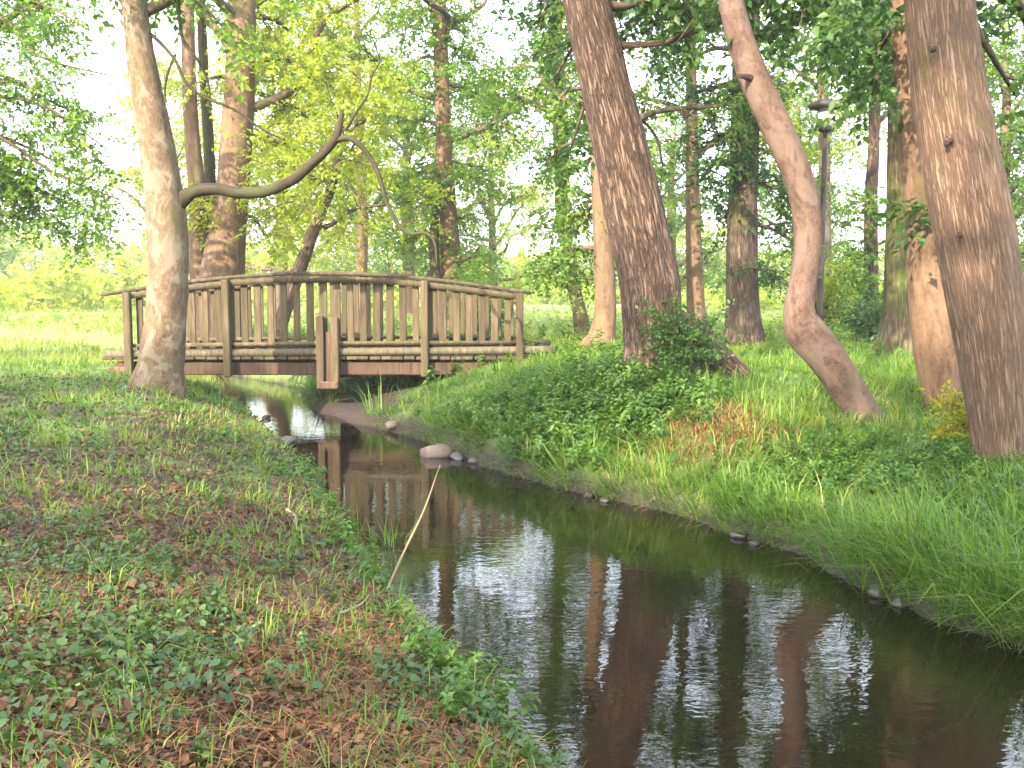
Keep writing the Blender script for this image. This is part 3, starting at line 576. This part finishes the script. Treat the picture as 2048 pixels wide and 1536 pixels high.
for side, y0 in ((0, 0.0), (1, DEPTH)):
    xs = np.linspace(hx[0], hx[-1], 40); strip('handrail', xs, railz(xs), y0, .14, .045, W_LOG, br)
    strip('top_rail', np.linspace(bl(232, 0)[0], bl(1048, 0)[0], 30), railz(np.linspace(bl(232, 0)[0], bl(1048, 0)[0], 30)) - .075, y0 + (-.055 if side == 0 else .03), .045, .075, W_RAIL, br)
    strip('lower_rail', [bl(232, 0)[0], bl(640, 0)[0], bl(1048, 0)[0]], [zlow - .02, zlow + .015, zlow + .02], y0 + (-.058 if side == 0 else .03), .045, .048, W_RAIL, br)
    x = bl(258, 0)[0]
    while x < bl(1030, 0)[0]:
        b0, b1 = zlow - .10 + random.uniform(-.01, .01), railz(x) - .028
        board('baluster', ((.088 if side == 0 else .066) + random.uniform(-.008, .008), .028, b1 - b0), W_RAIL, br, (x, y0 - .016 + (.092 if side else 0), (b0 + b1) / 2), (0, random.uniform(-.008, .008), random.uniform(-.02, .02)), .005)
        x += .168 + random.uniform(-.007, .007)
    for px in (238, 440, 845, 1040):
        xx = bl(px, 0)[0]; b0, b1 = bl(px, 752)[2], railz(xx) - .025
        yy = y0 - .105 if side == 0 else y0 + .16
        board('post', (.092, .092, b1 - b0), W_RAIL, br, (xx, yy, (b0 + b1) / 2), bev=.01)
    sgn = -1 if side == 0 else 1
    for dx in (-.092, .092):
        b0, b1 = bl(640, 762)[2], bl(640, 632)[2] + random.uniform(-.02, .03)
        board('support_post', (.095, .11, b1 - b0), W_RAIL, br, (bl(647, 0)[0] + dx, y0 + sgn * .12 + (.06 if side else 0), (b0 + b1) / 2), bev=.01)
    board('gap_board', (.085, .05, .62), W_DARK, br, (bl(647, 0)[0], y0 + sgn * .10 + (.06 if side else 0), bl(640, 712)[2]), bev=.006)  # dark board added so the gap between the paired posts reads dark
    board('support_foot', (.27, .15, .10), W_DARK, br, (bl(647, 0)[0], y0 + sgn * .12 + (.06 if side else 0), bl(640, 768)[2]), bev=.015)
    # edge log and main beam
    P = np.array([[bl(188, 0)[0], y0 + .05 - .1 * (side == 0) + .05 * side, -.03], [0, y0 - .05 + .15 * side, .0], [bl(1112, 0)[0], y0 - .05 + .15 * side, .03]])
    V, Fq, ST = tube(catmull(P, 24), np.full(24, .052), 12); mesh('edge_log', V, Fq, W_LOG, br, True)
    bb = [bl(150, 724)[2], bl(150, 750)[2]]
    board('beam', (bl(1090, 0)[0] - bl(205, 0)[0], .14, bb[0] - bb[1]), W_DARK, br, ((bl(1090, 0)[0] + bl(205, 0)[0]) / 2, y0 + (.06 if side == 0 else -.06), (bb[0] + bb[1]) / 2), bev=.012)
share = [None]; x = bl(192, 0)[0]
while x < bl(1108, 0)[0]:
    board('deck_plank', (.135, DEPTH + .16, .042), W_RAIL, br, (x, DEPTH / 2, -.072 + random.uniform(-.003, .003)), (0, 0, random.uniform(-.008, .008)), .006, share=share)
    x += .147
for px in (215, 1095): board('sill_beam', (.24, DEPTH + .3, .2), W_DARK, br, (bl(px, 0)[0], DEPTH / 2, bl(px, 738)[2] - .06), bev=.015)

# ------------------------------------------------------------------ lamp post
LY = 15.5; lb = at(1638, 680, LY); lb[2] = float(hz(lb[0], lb[1]))
lp = empty('lamp_post', lb, 'dark slim lamp post with flat disc shade between the tree trunks', 'lamp')
M_IRON = plain('painted_iron', (.022, .017, .015), .75, 0); M_GLASS = plain('frosted_lamp_glass', (.72, .72, .68), .25, 0, .05); M_SHADE = plain('lamp_shade_metal', (.05, .046, .042), .7, 0)
def lathe(name, prof, mat, parent, ns=24):
    P = np.array(prof, float); m = len(P); th = np.arange(ns) / ns * 2 * math.pi
    V = np.stack([P[:, None, 0] * np.cos(th), P[:, None, 0] * np.sin(th), np.repeat(P[:, 1:2], ns, 1)], -1).reshape(-1, 3)
    i = np.arange(m - 1)[:, None] * ns; j = np.arange(ns)[None]; j2 = (j + 1) % ns
    return mesh(name, V, np.stack([i + j, i + j2, i + ns + j2, i + ns + j], -1).reshape(-1, 4), mat, parent, False)
def lz(py): return float(at(1638, py, LY)[2] - lb[2])
lathe('pole', [(.001, -.15), (.055, -.15), (.055, .5), (.045, .55), (.038, lz(264)), (.001, lz(264))], M_IRON, lp)
lathe('collar', [(.001, lz(266)), (.05, lz(266)), (.105, lz(261)), (.105, lz(255)), (.06, lz(252)), (.001, lz(252))], M_IRON, lp)
lathe('lamp_glass', [(.001, lz(253)), (.10, lz(253)), (.115, lz(216)), (.001, lz(216))], M_GLASS, lp)
lathe('lamp_shade', [(.001, lz(219)), (.24, lz(217)), (.275, lz(212)), (.26, lz(207)), (.10, lz(199)), (.001, lz(196))], M_SHADE, lp)

# ------------------------------------------------------------------ stones
M_STONE = plain('stone_pink_grey', (.10, .072, .058), .7, 0, .35, 9); M_STONE_D = plain('stone_dark_wet', (.032, .027, .023), .35, 0, .4, 9)
def stone(name, label, px, py, wpx, hpx, mat, seed, group=None, z=0.0):
    c = ground_at(px, py, z); w = wpx / 2 / F * c[1]; h = hpx / F * c[1]
    bm = bmesh.new(); bmesh.ops.create_icosphere(bm, subdivisions=3, radius=1)
    r = np.random.default_rng(seed); pl = [(Vector(r.normal(0, 1, 3)).normalized(), r.uniform(.62, .9)) for _ in range(9)]
    for v in bm.verts:
        for d, k in pl:
            e = v.co.dot(d) - k
            if e > 0: v.co -= d * e * .85
        v.co *= 1 + .06 * (float(vn(v.co.x * 4 + seed, v.co.y * 4 + v.co.z * 3, 2)) - .5)
        v.co = Vector((v.co.x * w, v.co.y * w * .8, v.co.z * h * .8))
    me = bpy.data.meshes.new(name); bm.to_mesh(me); bm.free(); me.materials.append(mat)
    for p in me.polygons: p.use_smooth = True
    o = bpy.data.objects.new(name, me); o.location = (c[0], c[1], z + h * .25); o.rotation_euler = (0, 0, seed); link(o)
    return tag(o, label, 'stone', group)
stone('stone', 'flat reddish stone in the stream at the grassy bank foot', 872, 912, 74, 26, M_STONE, 3)
stone('stone', 'pale pinkish stone on the dark muddy bank below the bridge', 786, 858, 46, 16, M_STONE, 5, z=.02)
stone('stone', 'dark wet stone on the shaded bank opposite the reddish stone', 575, 890, 44, 18, M_STONE_D, 7)
SG = 'small dark stones along the water edge'
for q, (px, py, w, h) in enumerate([(532, 838, 26, 8), (915, 918, 40, 14), (950, 926, 30, 12), (1180, 993, 30, 10), (1210, 1003, 26, 10), (745, 842, 26, 9), (1760, 1190, 60, 22), (1800, 1212, 44, 18), (1480, 1075, 40, 14), (1510, 1090, 30, 12)]):
    stone('small_stone', 'small dark wet stone lying at the edge of the stream', px, py, w, h, M_STONE_D, 20 + q, SG)

# ------------------------------------------------------------------ grass and low plants
def wedge(n, y0, y1, r, power=1.25, margin=1.6):
    """points spread over the ground the camera sees (and a margin), thinning with distance"""
    u = r.random(n); a = 1 - power; Y = (y0 ** a + u * (y1 ** a - y0 ** a)) ** (1 / a)
    half = .56 * Y + margin; return r.uniform(-1, 1, n) * half, Y
def blades(name, X, Y, Lh, wid, lean, mat, r, label, cat, down=0.0, tone=None, ang=None):
    n = len(X); Z = hz(X, Y) - .012; a = r.uniform(0, 2 * math.pi, n) if ang is None else ang
    e = .05; gx_ = (hz(X + e, Y) - hz(X - e, Y)) / (2 * e); gy_ = (hz(X, Y + e) - hz(X, Y - e)) / (2 * e)
    le = r.uniform(*lean, n); D = np.stack([np.cos(a) * le - down * gx_, np.sin(a) * le - down * gy_, np.ones(n)], -1)
    D /= np.linalg.norm(D, axis=1)[:, None]; H = np.stack([D[:, 0], D[:, 1], 0 * a], -1)
    side = np.stack([-np.sin(a + r.normal(0, .6, n)), np.cos(a), 0 * a], -1); side /= np.linalg.norm(side, axis=1)[:, None]
    L = Lh; w = wid; B = np.stack([X, Y, Z], -1)
    mid = B + D * (L * .5)[:, None]; tip = B + D * (L * .9)[:, None] + H * (L * .55)[:, None] - np.array([0, 0, 1]) * (L * .28 * np.clip(le, 0, 1.4))[:, None]
    V = np.stack([B - side * (w / 2)[:, None], B + side * (w / 2)[:, None], mid + side * (w * .42)[:, None], mid - side * (w * .42)[:, None], tip], 1)
    Fb = np.array([[0, 1, 2], [0, 2, 3], [3, 2, 4]]); Fa = (Fb[None] + (np.arange(n) * 5)[:, None, None]).reshape(-1, 3)
    rnd = np.clip(.5 * r.random(n) + .5 * fbm(X * 1.4, Y * 1.4, 2, 12) + (tone if tone is not None else 0), 0, 1)
    o = mesh(name, V.reshape(-1, 3), Fa, mat, attrs={'rnd': ('FACE', 'FLOAT', np.repeat(rnd, 3))}, kind='stuff')
    return tag(o, label, cat)
def tufted(X, Y, k, spread, r, extra=False):
    n = len(X); ox, oy = r.normal(0, spread, n * k), r.normal(0, spread, n * k)
    P = np.repeat(X, k) + ox, np.repeat(Y, k) + oy
    if not extra: return P
    ta = r.uniform(0, 6.28, n); ax = np.cos(np.repeat(ta, k)) * .9 * spread + ox; ay = np.sin(np.repeat(ta, k)) * .9 * spread + oy
    return (*P, np.arctan2(ay, ax) + r.normal(0, .35, n * k), np.repeat(np.clip(r.lognormal(0, .38, n), .4, 2.1), k), np.repeat(r.normal(0, .22, n), k))
def tofield(f, X, Y, r): k = r.random(len(X)) < f; return X[k], Y[k]
def blob(X, Y, px, py, rx, ry, z=.5):
    c = hit(px, py); a = rx / F * c[1]; b_ = max(ry / F * c[1] * 3.2, .2)
    return np.exp(-(((X - c[0]) / a) ** 2 + ((Y - c[1]) / b_) ** 2))
r = np.random.default_rng(77)
# grass of the far bank (the one with the big trees)
X, Y = wedge(40000, 3.2, 17, r); dr = X - xr(Y)
dry = blob(X, Y, 1430, 860, 170, 60, .6) + .8 * blob(X, Y, 1400, 800, 120, 40, .7)  # green grass thinned where straw colour paints the sun patch
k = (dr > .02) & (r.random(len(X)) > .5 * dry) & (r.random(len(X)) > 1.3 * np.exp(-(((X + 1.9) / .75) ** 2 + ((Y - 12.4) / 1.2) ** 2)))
X, Y, ang, tl, tt = tufted(X[k], Y[k], 10, .04, r, True); n = len(X)
patch = fbm(X * .9, Y * .9, 3, 31)
Lh = r.uniform(.07, .21, n) * (.45 + 1.1 * patch) * np.where(X - xr(Y) < .4, 1.7, 1.0) * np.clip(1.25 - .04 * Y, .6, 1.1) * tl * (1 - .45 * np.clip(blob(X, Y, 1180, 830, 260, 70) + blob(X, Y, 1800, 930, 330, 70), 0, 1)); wd = (.0035 + .00055 * Y) * r.uniform(.7, 1.3, n)
blades('bank_grass', X, Y, Lh, wd, (.1, 1.1), M_GRASS, r, 'lush green grass covering the bank under the big trees', 'grass', down=.6, tone=tt, ang=ang)
# grass of the near bank
X, Y = wedge(26000, 1.9, 15, r); dl = xl(Y) - X
dens = np.interp(Y, [0, 4, 7, 9, 12, 15], [.10, .18, .36, .7, 1, 1]) * (.4 + 1.2 * fbm(X * 1.2, Y * 1.2, 3, 41)); k = (dl > .03) & (r.random(len(X)) < dens)
X, Y, ang, tl, tt = tufted(X[k], Y[k], 8, .035, r, True); n = len(X)
blades('sparse_grass', X, Y, r.uniform(.05, .14, n) * tl, (.003 + .0006 * Y) * r.uniform(.7, 1.3, n), (.1, 1.2), M_GRASS, r, 'sparse short grass on the leaf strewn bank beside the leaning pale tree', 'grass', down=.3, tone=tt, ang=ang)
# meadow
X, Y = wedge(17000, 14.2, 60, r, 1.7, 3); k = ((X < xl(Y) - .05) | (X > xr(Y) + .05)); X, Y = tufted(X[k], Y[k], 5, .09, r); n = len(X)
blades('meadow_grass', X, Y, r.uniform(.07, .2, n), .0009 * Y * r.uniform(.7, 1.4, n), (.1, .9), M_GRASS_Y, r, 'bright sunlit meadow grass beyond the footbridge', 'grass')
# dry grass between the trees, its straw colour also painting a sun patch
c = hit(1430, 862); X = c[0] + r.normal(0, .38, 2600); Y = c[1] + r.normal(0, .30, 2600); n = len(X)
blades('sun_toned_dry_grass', X, Y, r.uniform(.06, .2, n), r.uniform(.004, .009, n), (.5, 1.8), M_STRAW, r, 'dry grass patch with painted sun tone between the furrowed tree and crooked tree', 'dry grass', down=.6)
# straw on the near bank, massed where its rusty colour paints a sunlit patch
X, Y = wedge(90000, 1.9, 10.5, r, 1.2, 1.0); dl = xl(Y) - X
st = .42 + 1.4 * blob(X, Y, 640, 1290, 200, 120, .38) + 1.1 * blob(X, Y, 720, 1400, 170, 100, .3) + .5 * blob(X, Y, 130, 1180, 240, 40, .42) + .5 * (fbm(X * 1.3, Y * 1.3, 3, 61) > .56)
k = (dl > .08) & (r.random(len(X)) < st); X, Y = X[k], Y[k]; n = len(X)
blades('dry_straw', X, Y, r.uniform(.05, .19, n), r.uniform(.002, .0045, n), (1.2, 4.0), M_STRAW, r, 'rusty dry straw over the bank, massed to colour a sunlit patch by the water', 'straw')
# dead leaves and ivy-like leaves
def ovate(K, seed, L=1.0):
    q = np.random.default_rng(seed); out = []
    for _ in range(K):
        w = q.uniform(.3, .42); f = q.uniform(.03, .14); c = q.uniform(.02, .22)
        out.append(np.array([[0, 0, 0], [.28, w, f], [.68, w * .75, f - c * .4], [1, 0, -c], [.68, -w * .75, f - c * .4], [.28, -w, f], [.5, 0, -.02 - c * .2]]) * L)
    return np.array(out), np.array([[0, 6, 1], [1, 6, 2], [2, 6, 3], [3, 6, 4], [4, 6, 5], [5, 6, 0]]), 1
OV = ovate(8, 4)
def floor_leaves(name, X, Y, size, lift, tilt, mat, label, cat):
    n = len(X); pos = np.stack([X, Y, hz(X, Y) + lift], -1); a = r.uniform(0, 6.28, n)
    D = np.stack([np.cos(a), np.sin(a), r.normal(0, tilt, n)], -1)
    o = scatter(name, OV, pos, frames(D, tilt, r), size, mat, None, r, tone=fbm(X * 1.5, Y * 1.5, 2, 71), kind='stuff'); return tag(o, label, cat)
X, Y = wedge(120000, 1.9, 12, r, 1.15, 1.0); dl = xl(Y) - X; k = (dl > .03) & (r.random(len(X)) < .62 + .8 * (fbm(X * 1.1, Y * 1.1, 3, 81) - .3)); X, Y = X[k], Y[k]
floor_leaves('leaf_litter', X, Y, r.uniform(.014, .040, len(X)), r.uniform(0, .025, len(X)), .6, M_DEAD, 'brown fallen leaves lying over the shaded bank', 'leaf litter')
X, Y = wedge(130000, 1.9, 13, r, 1.2, 1.0); dl = xl(Y) - X
g = .04 + 1.5 * np.clip(fbm(X * 1.05, Y * 1.05, 3, 91) - .45, 0, 1) * 2 + .3 * np.exp(-(dl / .25) ** 2) + .35 * blob(X, Y, 200, 1330, 330, 120); k = (dl > .02) & (r.random(len(X)) < g - .8 * blob(X, Y, 660, 1310, 200, 130, .38)); X, Y = X[k], Y[k]  # ground cover thinned to leave the straw-coloured sunlit patch open
floor_leaves('ground_cover', X, Y, r.uniform(.014, .042, len(X)), r.uniform(.01, .085, len(X)), .5, M_IVY, 'low glossy green ground cover creeping over the near bank', 'ground cover')
# herbs
def herb_templates(K, seed, nl=18, h=1.0):
    q = np.random.default_rng(seed); out = []
    for _ in range(K):
        vs_ = []; bend = q.normal(0, .18, 2)
        for j in range(nl):
            t = .15 + .85 * j / nl; a = j * 2.4 + q.normal(0, .3); L = (.30 - .16 * t) * q.uniform(.75, 1.2) + .05
            v = leaf_verts(L, L * .62, q.uniform(.08, .25), q.uniform(.1, .45)); e = q.normal(.15, .3)
            ce, se = math.cos(e), math.sin(e); v = v @ np.array([[ce, 0, se], [0, 1, 0], [-se, 0, ce]])
            ca, sa = math.cos(a), math.sin(a); v = v @ np.array([[ca, sa, 0], [-sa, ca, 0], [0, 0, 1]])
            vs_.append(v + [bend[0] * t * t, bend[1] * t * t, t * h])
        out.append(np.vstack(vs_))
    return np.array(out), np.vstack([LT + 4 * j for j in range(nl)]), nl
HERB = herb_templates(8, 6)
def upright(n, r, tilt=.25):
    a = r.uniform(0, 6.28, n); Z = np.stack([r.normal(0, tilt, n), r.normal(0, tilt, n), np.ones(n)], -1); Z /= np.linalg.norm(Z, axis=1)[:, None]
    Xx = np.stack([np.cos(a), np.sin(a), 0 * a], -1); Xx -= Z * (Xx * Z).sum(1)[:, None]; Xx /= np.linalg.norm(Xx, axis=1)[:, None]
    return np.stack([Xx, np.cross(Z, Xx), Z], -1)
def herbs(name, X, Y, s, mat, label, cat, tilt=.3):
    n = len(X); o = scatter(name, HERB, np.stack([X, Y, hz(X, Y) - .02], -1), upright(n, r, tilt), s, mat, None, r, kind='stuff'); return tag(o, label, cat)
def around(px, py, z, n, sx, sy):
    c = hit(px, py); return c[0] + r.normal(0, sx, n), c[1] + r.normal(0, sy, n)
Xs, Ys = [], []
for px, py, z, n, sx, sy in [(1180, 800, .55, 420, .42, .40), (1260, 830, .4, 260, .28, .28), (1050, 830, .35, 220, .4, .35), (1130, 890, .3, 220, .35, .25), (960, 830, .3, 120, .3, .35)]:
    a, b_ = around(px, py, z, n, sx, sy); k = a - xr(b_) > .06; Xs.append(a[k]); Ys.append(b_[k])
X, Y = np.concatenate(Xs), np.concatenate(Ys); herbs('nettles', X, Y, r.uniform(.08, .28, len(X)), M_HERB, 'dense nettles crowding the bank below the furrowed tree', 'nettles')
Xs, Ys = [], []
for px, py, z, n, sx, sy in [(1640, 945, .45, 260, .35, .3), (1830, 930, .45, 320, .45, .28), (1980, 1010, .4, 230, .35, .3), (1900, 1090, .3, 90, .35, .25)]:
    a, b_ = around(px, py, z, n, sx, sy); k = a - xr(b_) > .1; Xs.append(a[k]); Ys.append(b_[k])
X, Y = np.concatenate(Xs), np.concatenate(Ys); herbs('leafy_weeds', X, Y, r.uniform(.05, .19, len(X)), M_HERB, 'leafy weeds round the foot of the crooked tree', 'weeds')
Xs, Ys = [], []
for Yc, n in [(3.35, 26), (3.75, 30), (4.15, 14), (5.2, 16), (5.75, 26), (6.9, 14), (7.8, 26)]:
    b_ = Yc + r.normal(0, .16, n); a = xl(b_) - np.abs(r.normal(.02, .16, n)); Xs.append(a); Ys.append(b_)
X, Y = np.concatenate(Xs), np.concatenate(Ys); herbs('waterside_weeds', X, Y, r.uniform(.07, .2, len(X)), M_HERB, 'small leafy weeds along the near water edge', 'weeds', .45)
X, Y = wedge(6500, 1.9, 10, r, 1.2, 1.0); g = fbm(X * .95, Y * .95, 3, 91); k = (xl(Y) - X > .1) & (r.random(len(X)) < np.clip((g - .40) * 4.5, .06, 1) * (1 - .9 * np.clip(blob(X, Y, 660, 1310, 200, 130), 0, 1)))
X, Y = X[k], Y[k]; herbs('creeping_weeds', X, Y, r.uniform(.05, .135, len(X)), M_IVY2, 'patches of dark creeping weeds among the fallen leaves', 'weeds', .55)
# scattered low weeds in the meadow edge and under trees
X, Y = wedge(900, 12, 30, r, 1.3, 2); k = (X > xr(Y) + .6); herbs('woodland_weeds', X[k], Y[k], r.uniform(.15, .4, k.sum()), M_LEAF, 'scattered weeds among the tree feet past the mound', 'weeds')

# ------------------------------------------------------------------ single plants, sticks
def shrub(name, label, px, py, Y, wpx, hpx, n, mat, seed, spray=SPRAY, s=(.4, .7), cat='shrub'):
    q = np.random.default_rng(seed); c = at(px, py, Y); z0 = float(hz(c[0], c[1])); base = np.array([c[0], c[1], z0]); w, h = wpx / 2 / F * Y, hpx / F * Y
    t = empty(name, base, label, cat); A, D, tb = [], [], []
    for j in range(max(5, n // 22)):
        a = q.uniform(0, 6.28); e = np.array([math.cos(a) * w * q.uniform(.2, 1), math.sin(a) * w * q.uniform(.2, .8), h * q.uniform(.45, 1)])
        P = catmull([[e[0] * .1, e[1] * .1, -.08], [e[0] * .35, e[1] * .35, e[2] * .55], e], 8); tb.append(tube(P, np.linspace(.010, .003, 8), 5))
        mesh('stem', tb[-1][0], tb[-1][1], B_GREY, t, True, {'straight': ('POINT', 'FLOAT_VECTOR', tb[-1][2])})
        for u in q.uniform(.25, 1.0, 22): A.append(P[int(u * 7)] + q.normal(0, .08 * w + .03, 3)); D.append(np.array([math.cos(a), math.sin(a), .2]) + q.normal(0, .7, 3))
    A, D = np.array(A), np.array(D); A[:, 2] = np.maximum(A[:, 2], .03)
    scatter('foliage', spray, A, frames(D, .5, q), q.uniform(*s, len(A)), mat, t, q); return t
shrub('shrub', 'leafy dark shrub growing against the foot of the furrowed tree', 1375, 770, 9.05, 150, 165, 300, M_LEAF_D, 5, s=(.32, .55))
shrub('sapling', 'small yellow leaved sapling between the tan and big furrowed trunks', 1934, 850, 7.2, 80, 150, 130, M_YEL, 6, s=(.3, .5), cat='sapling')
shrub('bramble', 'bramble bush at the foot of the mossy trunk beside the reddish stem', 1750, 690, 16, 120, 120, 220, M_LEAF_D, 7, s=(.5, .9))
shrub('bush', 'rounded bush behind the far end of the bridge rail', 960, 670, 17.5, 170, 150, 420, M_LEAF, 8, s=(.5, .9), cat='bush')
shrub('sunlit_bush', 'yellow green bush in the gap beside the buttressed tree', 1640, 690, 21, 200, 150, 420, M_LEAF_Y, 9, s=(.6, 1.0), cat='bush')
M_TWIG = plain('dry_stalk', (.20, .155, .095), .7, 0, .3, 30); M_TWIG_D = plain('brown_twig', (.15, .10, .065), .8, 0, .3, 30)
def stick(name, label, pts, rad, mat, cat='stick', group=None):
    P = catmull(pts, 20); V, Fq, _ = tube(P, np.linspace(rad, rad * .4, 20), 7); base = np.array(P[0])
    o = mesh(name, V - base, Fq, mat, None, True); o.location = base; return tag(o, label, cat, group)
b0 = ground_at(770, 1190, .05)
stick('dry_stalk', 'tall pale dry stalk leaning out over the water', [b0, at(805, 1110, b0[1] + .05), at(848, 1020, b0[1] + .1), at(880, 930, b0[1] + .1)], .007, M_TWIG, 'stalk')
b0 = hit(312, 962); stick('bent_blade', 'single pale bent grass stalk standing on the near bank', [b0 - [0, 0, .03], at(307, 925, b0[1]), at(314, 900, b0[1]), at(326, 896, b0[1] - .02)], .007, M_TWIG, 'stalk')
def lying(name, label, a, b, z, rad, mat, group=None):
    p, q = hit(*a), hit(*b); m = (p + q) / 2 + [.02, .03, 0]
    for v in (p, m, q): v[2] = float(hz(v[0], v[1])) + rad + .015
    return stick(name, label, [p, m, q], rad, mat, 'stick', group)
lying('stick', 'pale straight stick lying on the shaded near bank', (0, 1155), (78, 1108), .44, .009, M_TWIG)
lying('stick', 'short whitish broken stick on the brown leaf litter', (574, 1028), (590, 1056), .42, .012, M_TWIG)
lying('stick', 'forked looking pale stick on rusty straw by the water', (680, 1238), (738, 1200), .28, .008, M_TWIG)
lying('stick', 'long dark twig lying among fallen leaves', (420, 1385), (385, 1300), .42, .009, M_TWIG_D)
TG = 'thin brown twigs strewn on the bank'
for a, b in [((100, 1480), (170, 1530)), ((250, 1340), (330, 1372)), ((520, 1120), (470, 1095)), ((330, 1180), (290, 1165)), ((600, 1180), (640, 1150)), ((470, 1400), (500, 1450)), ((60, 1250), (140, 1240)), ((800, 1450), (860, 1470))]:
    lying('twig', 'thin brown twig strewn on the leafy bank', a, b, .4, .005, M_TWIG_D, TG)
# tall grass clumps on the near bank
def clump(label, px, py, hpx, n, mat, z=.46, seed=1, spread=.07):
    q = np.random.default_rng(seed); c = hit(px, py); X = c[0] + q.normal(0, spread, n); Y = c[1] + q.normal(0, spread, n); global r
    o = blades('grass_clump', X, Y, hpx / F * c[1] * q.uniform(.5, 1.1, n), q.uniform(.004, .009, n), (.1, .9), mat, q, label, 'grass clump'); return o
clump('bright tall grass clump with narrow upright blades beside bare soil', 104, 892, 78, 60, M_GRASS_Y, seed=1, spread=.1)
clump('small bright grass clump standing alone before the pale tree', 266, 886, 52, 40, M_GRASS_Y, seed=2)
clump('pale reed like grass clump rising from the water edge', 790, 1085, 130, 60, M_GRASS, z=.02, seed=3, spread=.09)
clump('long grass clump arching beside the crooked tree', 1590, 850, 90, 110, M_GRASS, z=.55, seed=4, spread=.16)
clump('tussock of long grass on the slope above the dry patch', 1480, 800, 90, 90, M_GRASS, z=.62, seed=5, spread=.2)


# ------------------------------------------------------------------ haze volume added for the overexposed glare of the background
hv = np.array([(x, y, z) for z in (-1.6, 19) for x, y in ((-1000, -400), (1000, -400), (1000, 1600), (-1000, 1600))], float)
hm = bpy.data.materials.new('pale_haze'); hm.use_nodes = True; hn = hm.node_tree.nodes; hn.remove(hn['Principled BSDF'])
pv = hn.new('ShaderNodeVolumePrincipled'); pv.inputs['Color'].default_value = (.95, .96, .98, 1); pv.inputs['Density'].default_value = .0011
hm.node_tree.links.new(pv.outputs[0], hn['Material Output'].inputs['Volume'])
ho = mesh('haze', hv, [[0, 3, 2, 1], [4, 5, 6, 7], [0, 1, 5, 4], [1, 2, 6, 5], [2, 3, 7, 6], [3, 0, 4, 7]], hm, kind='stuff')
tag(ho, 'thin haze added for the overexposed glare over the clearing', 'haze')
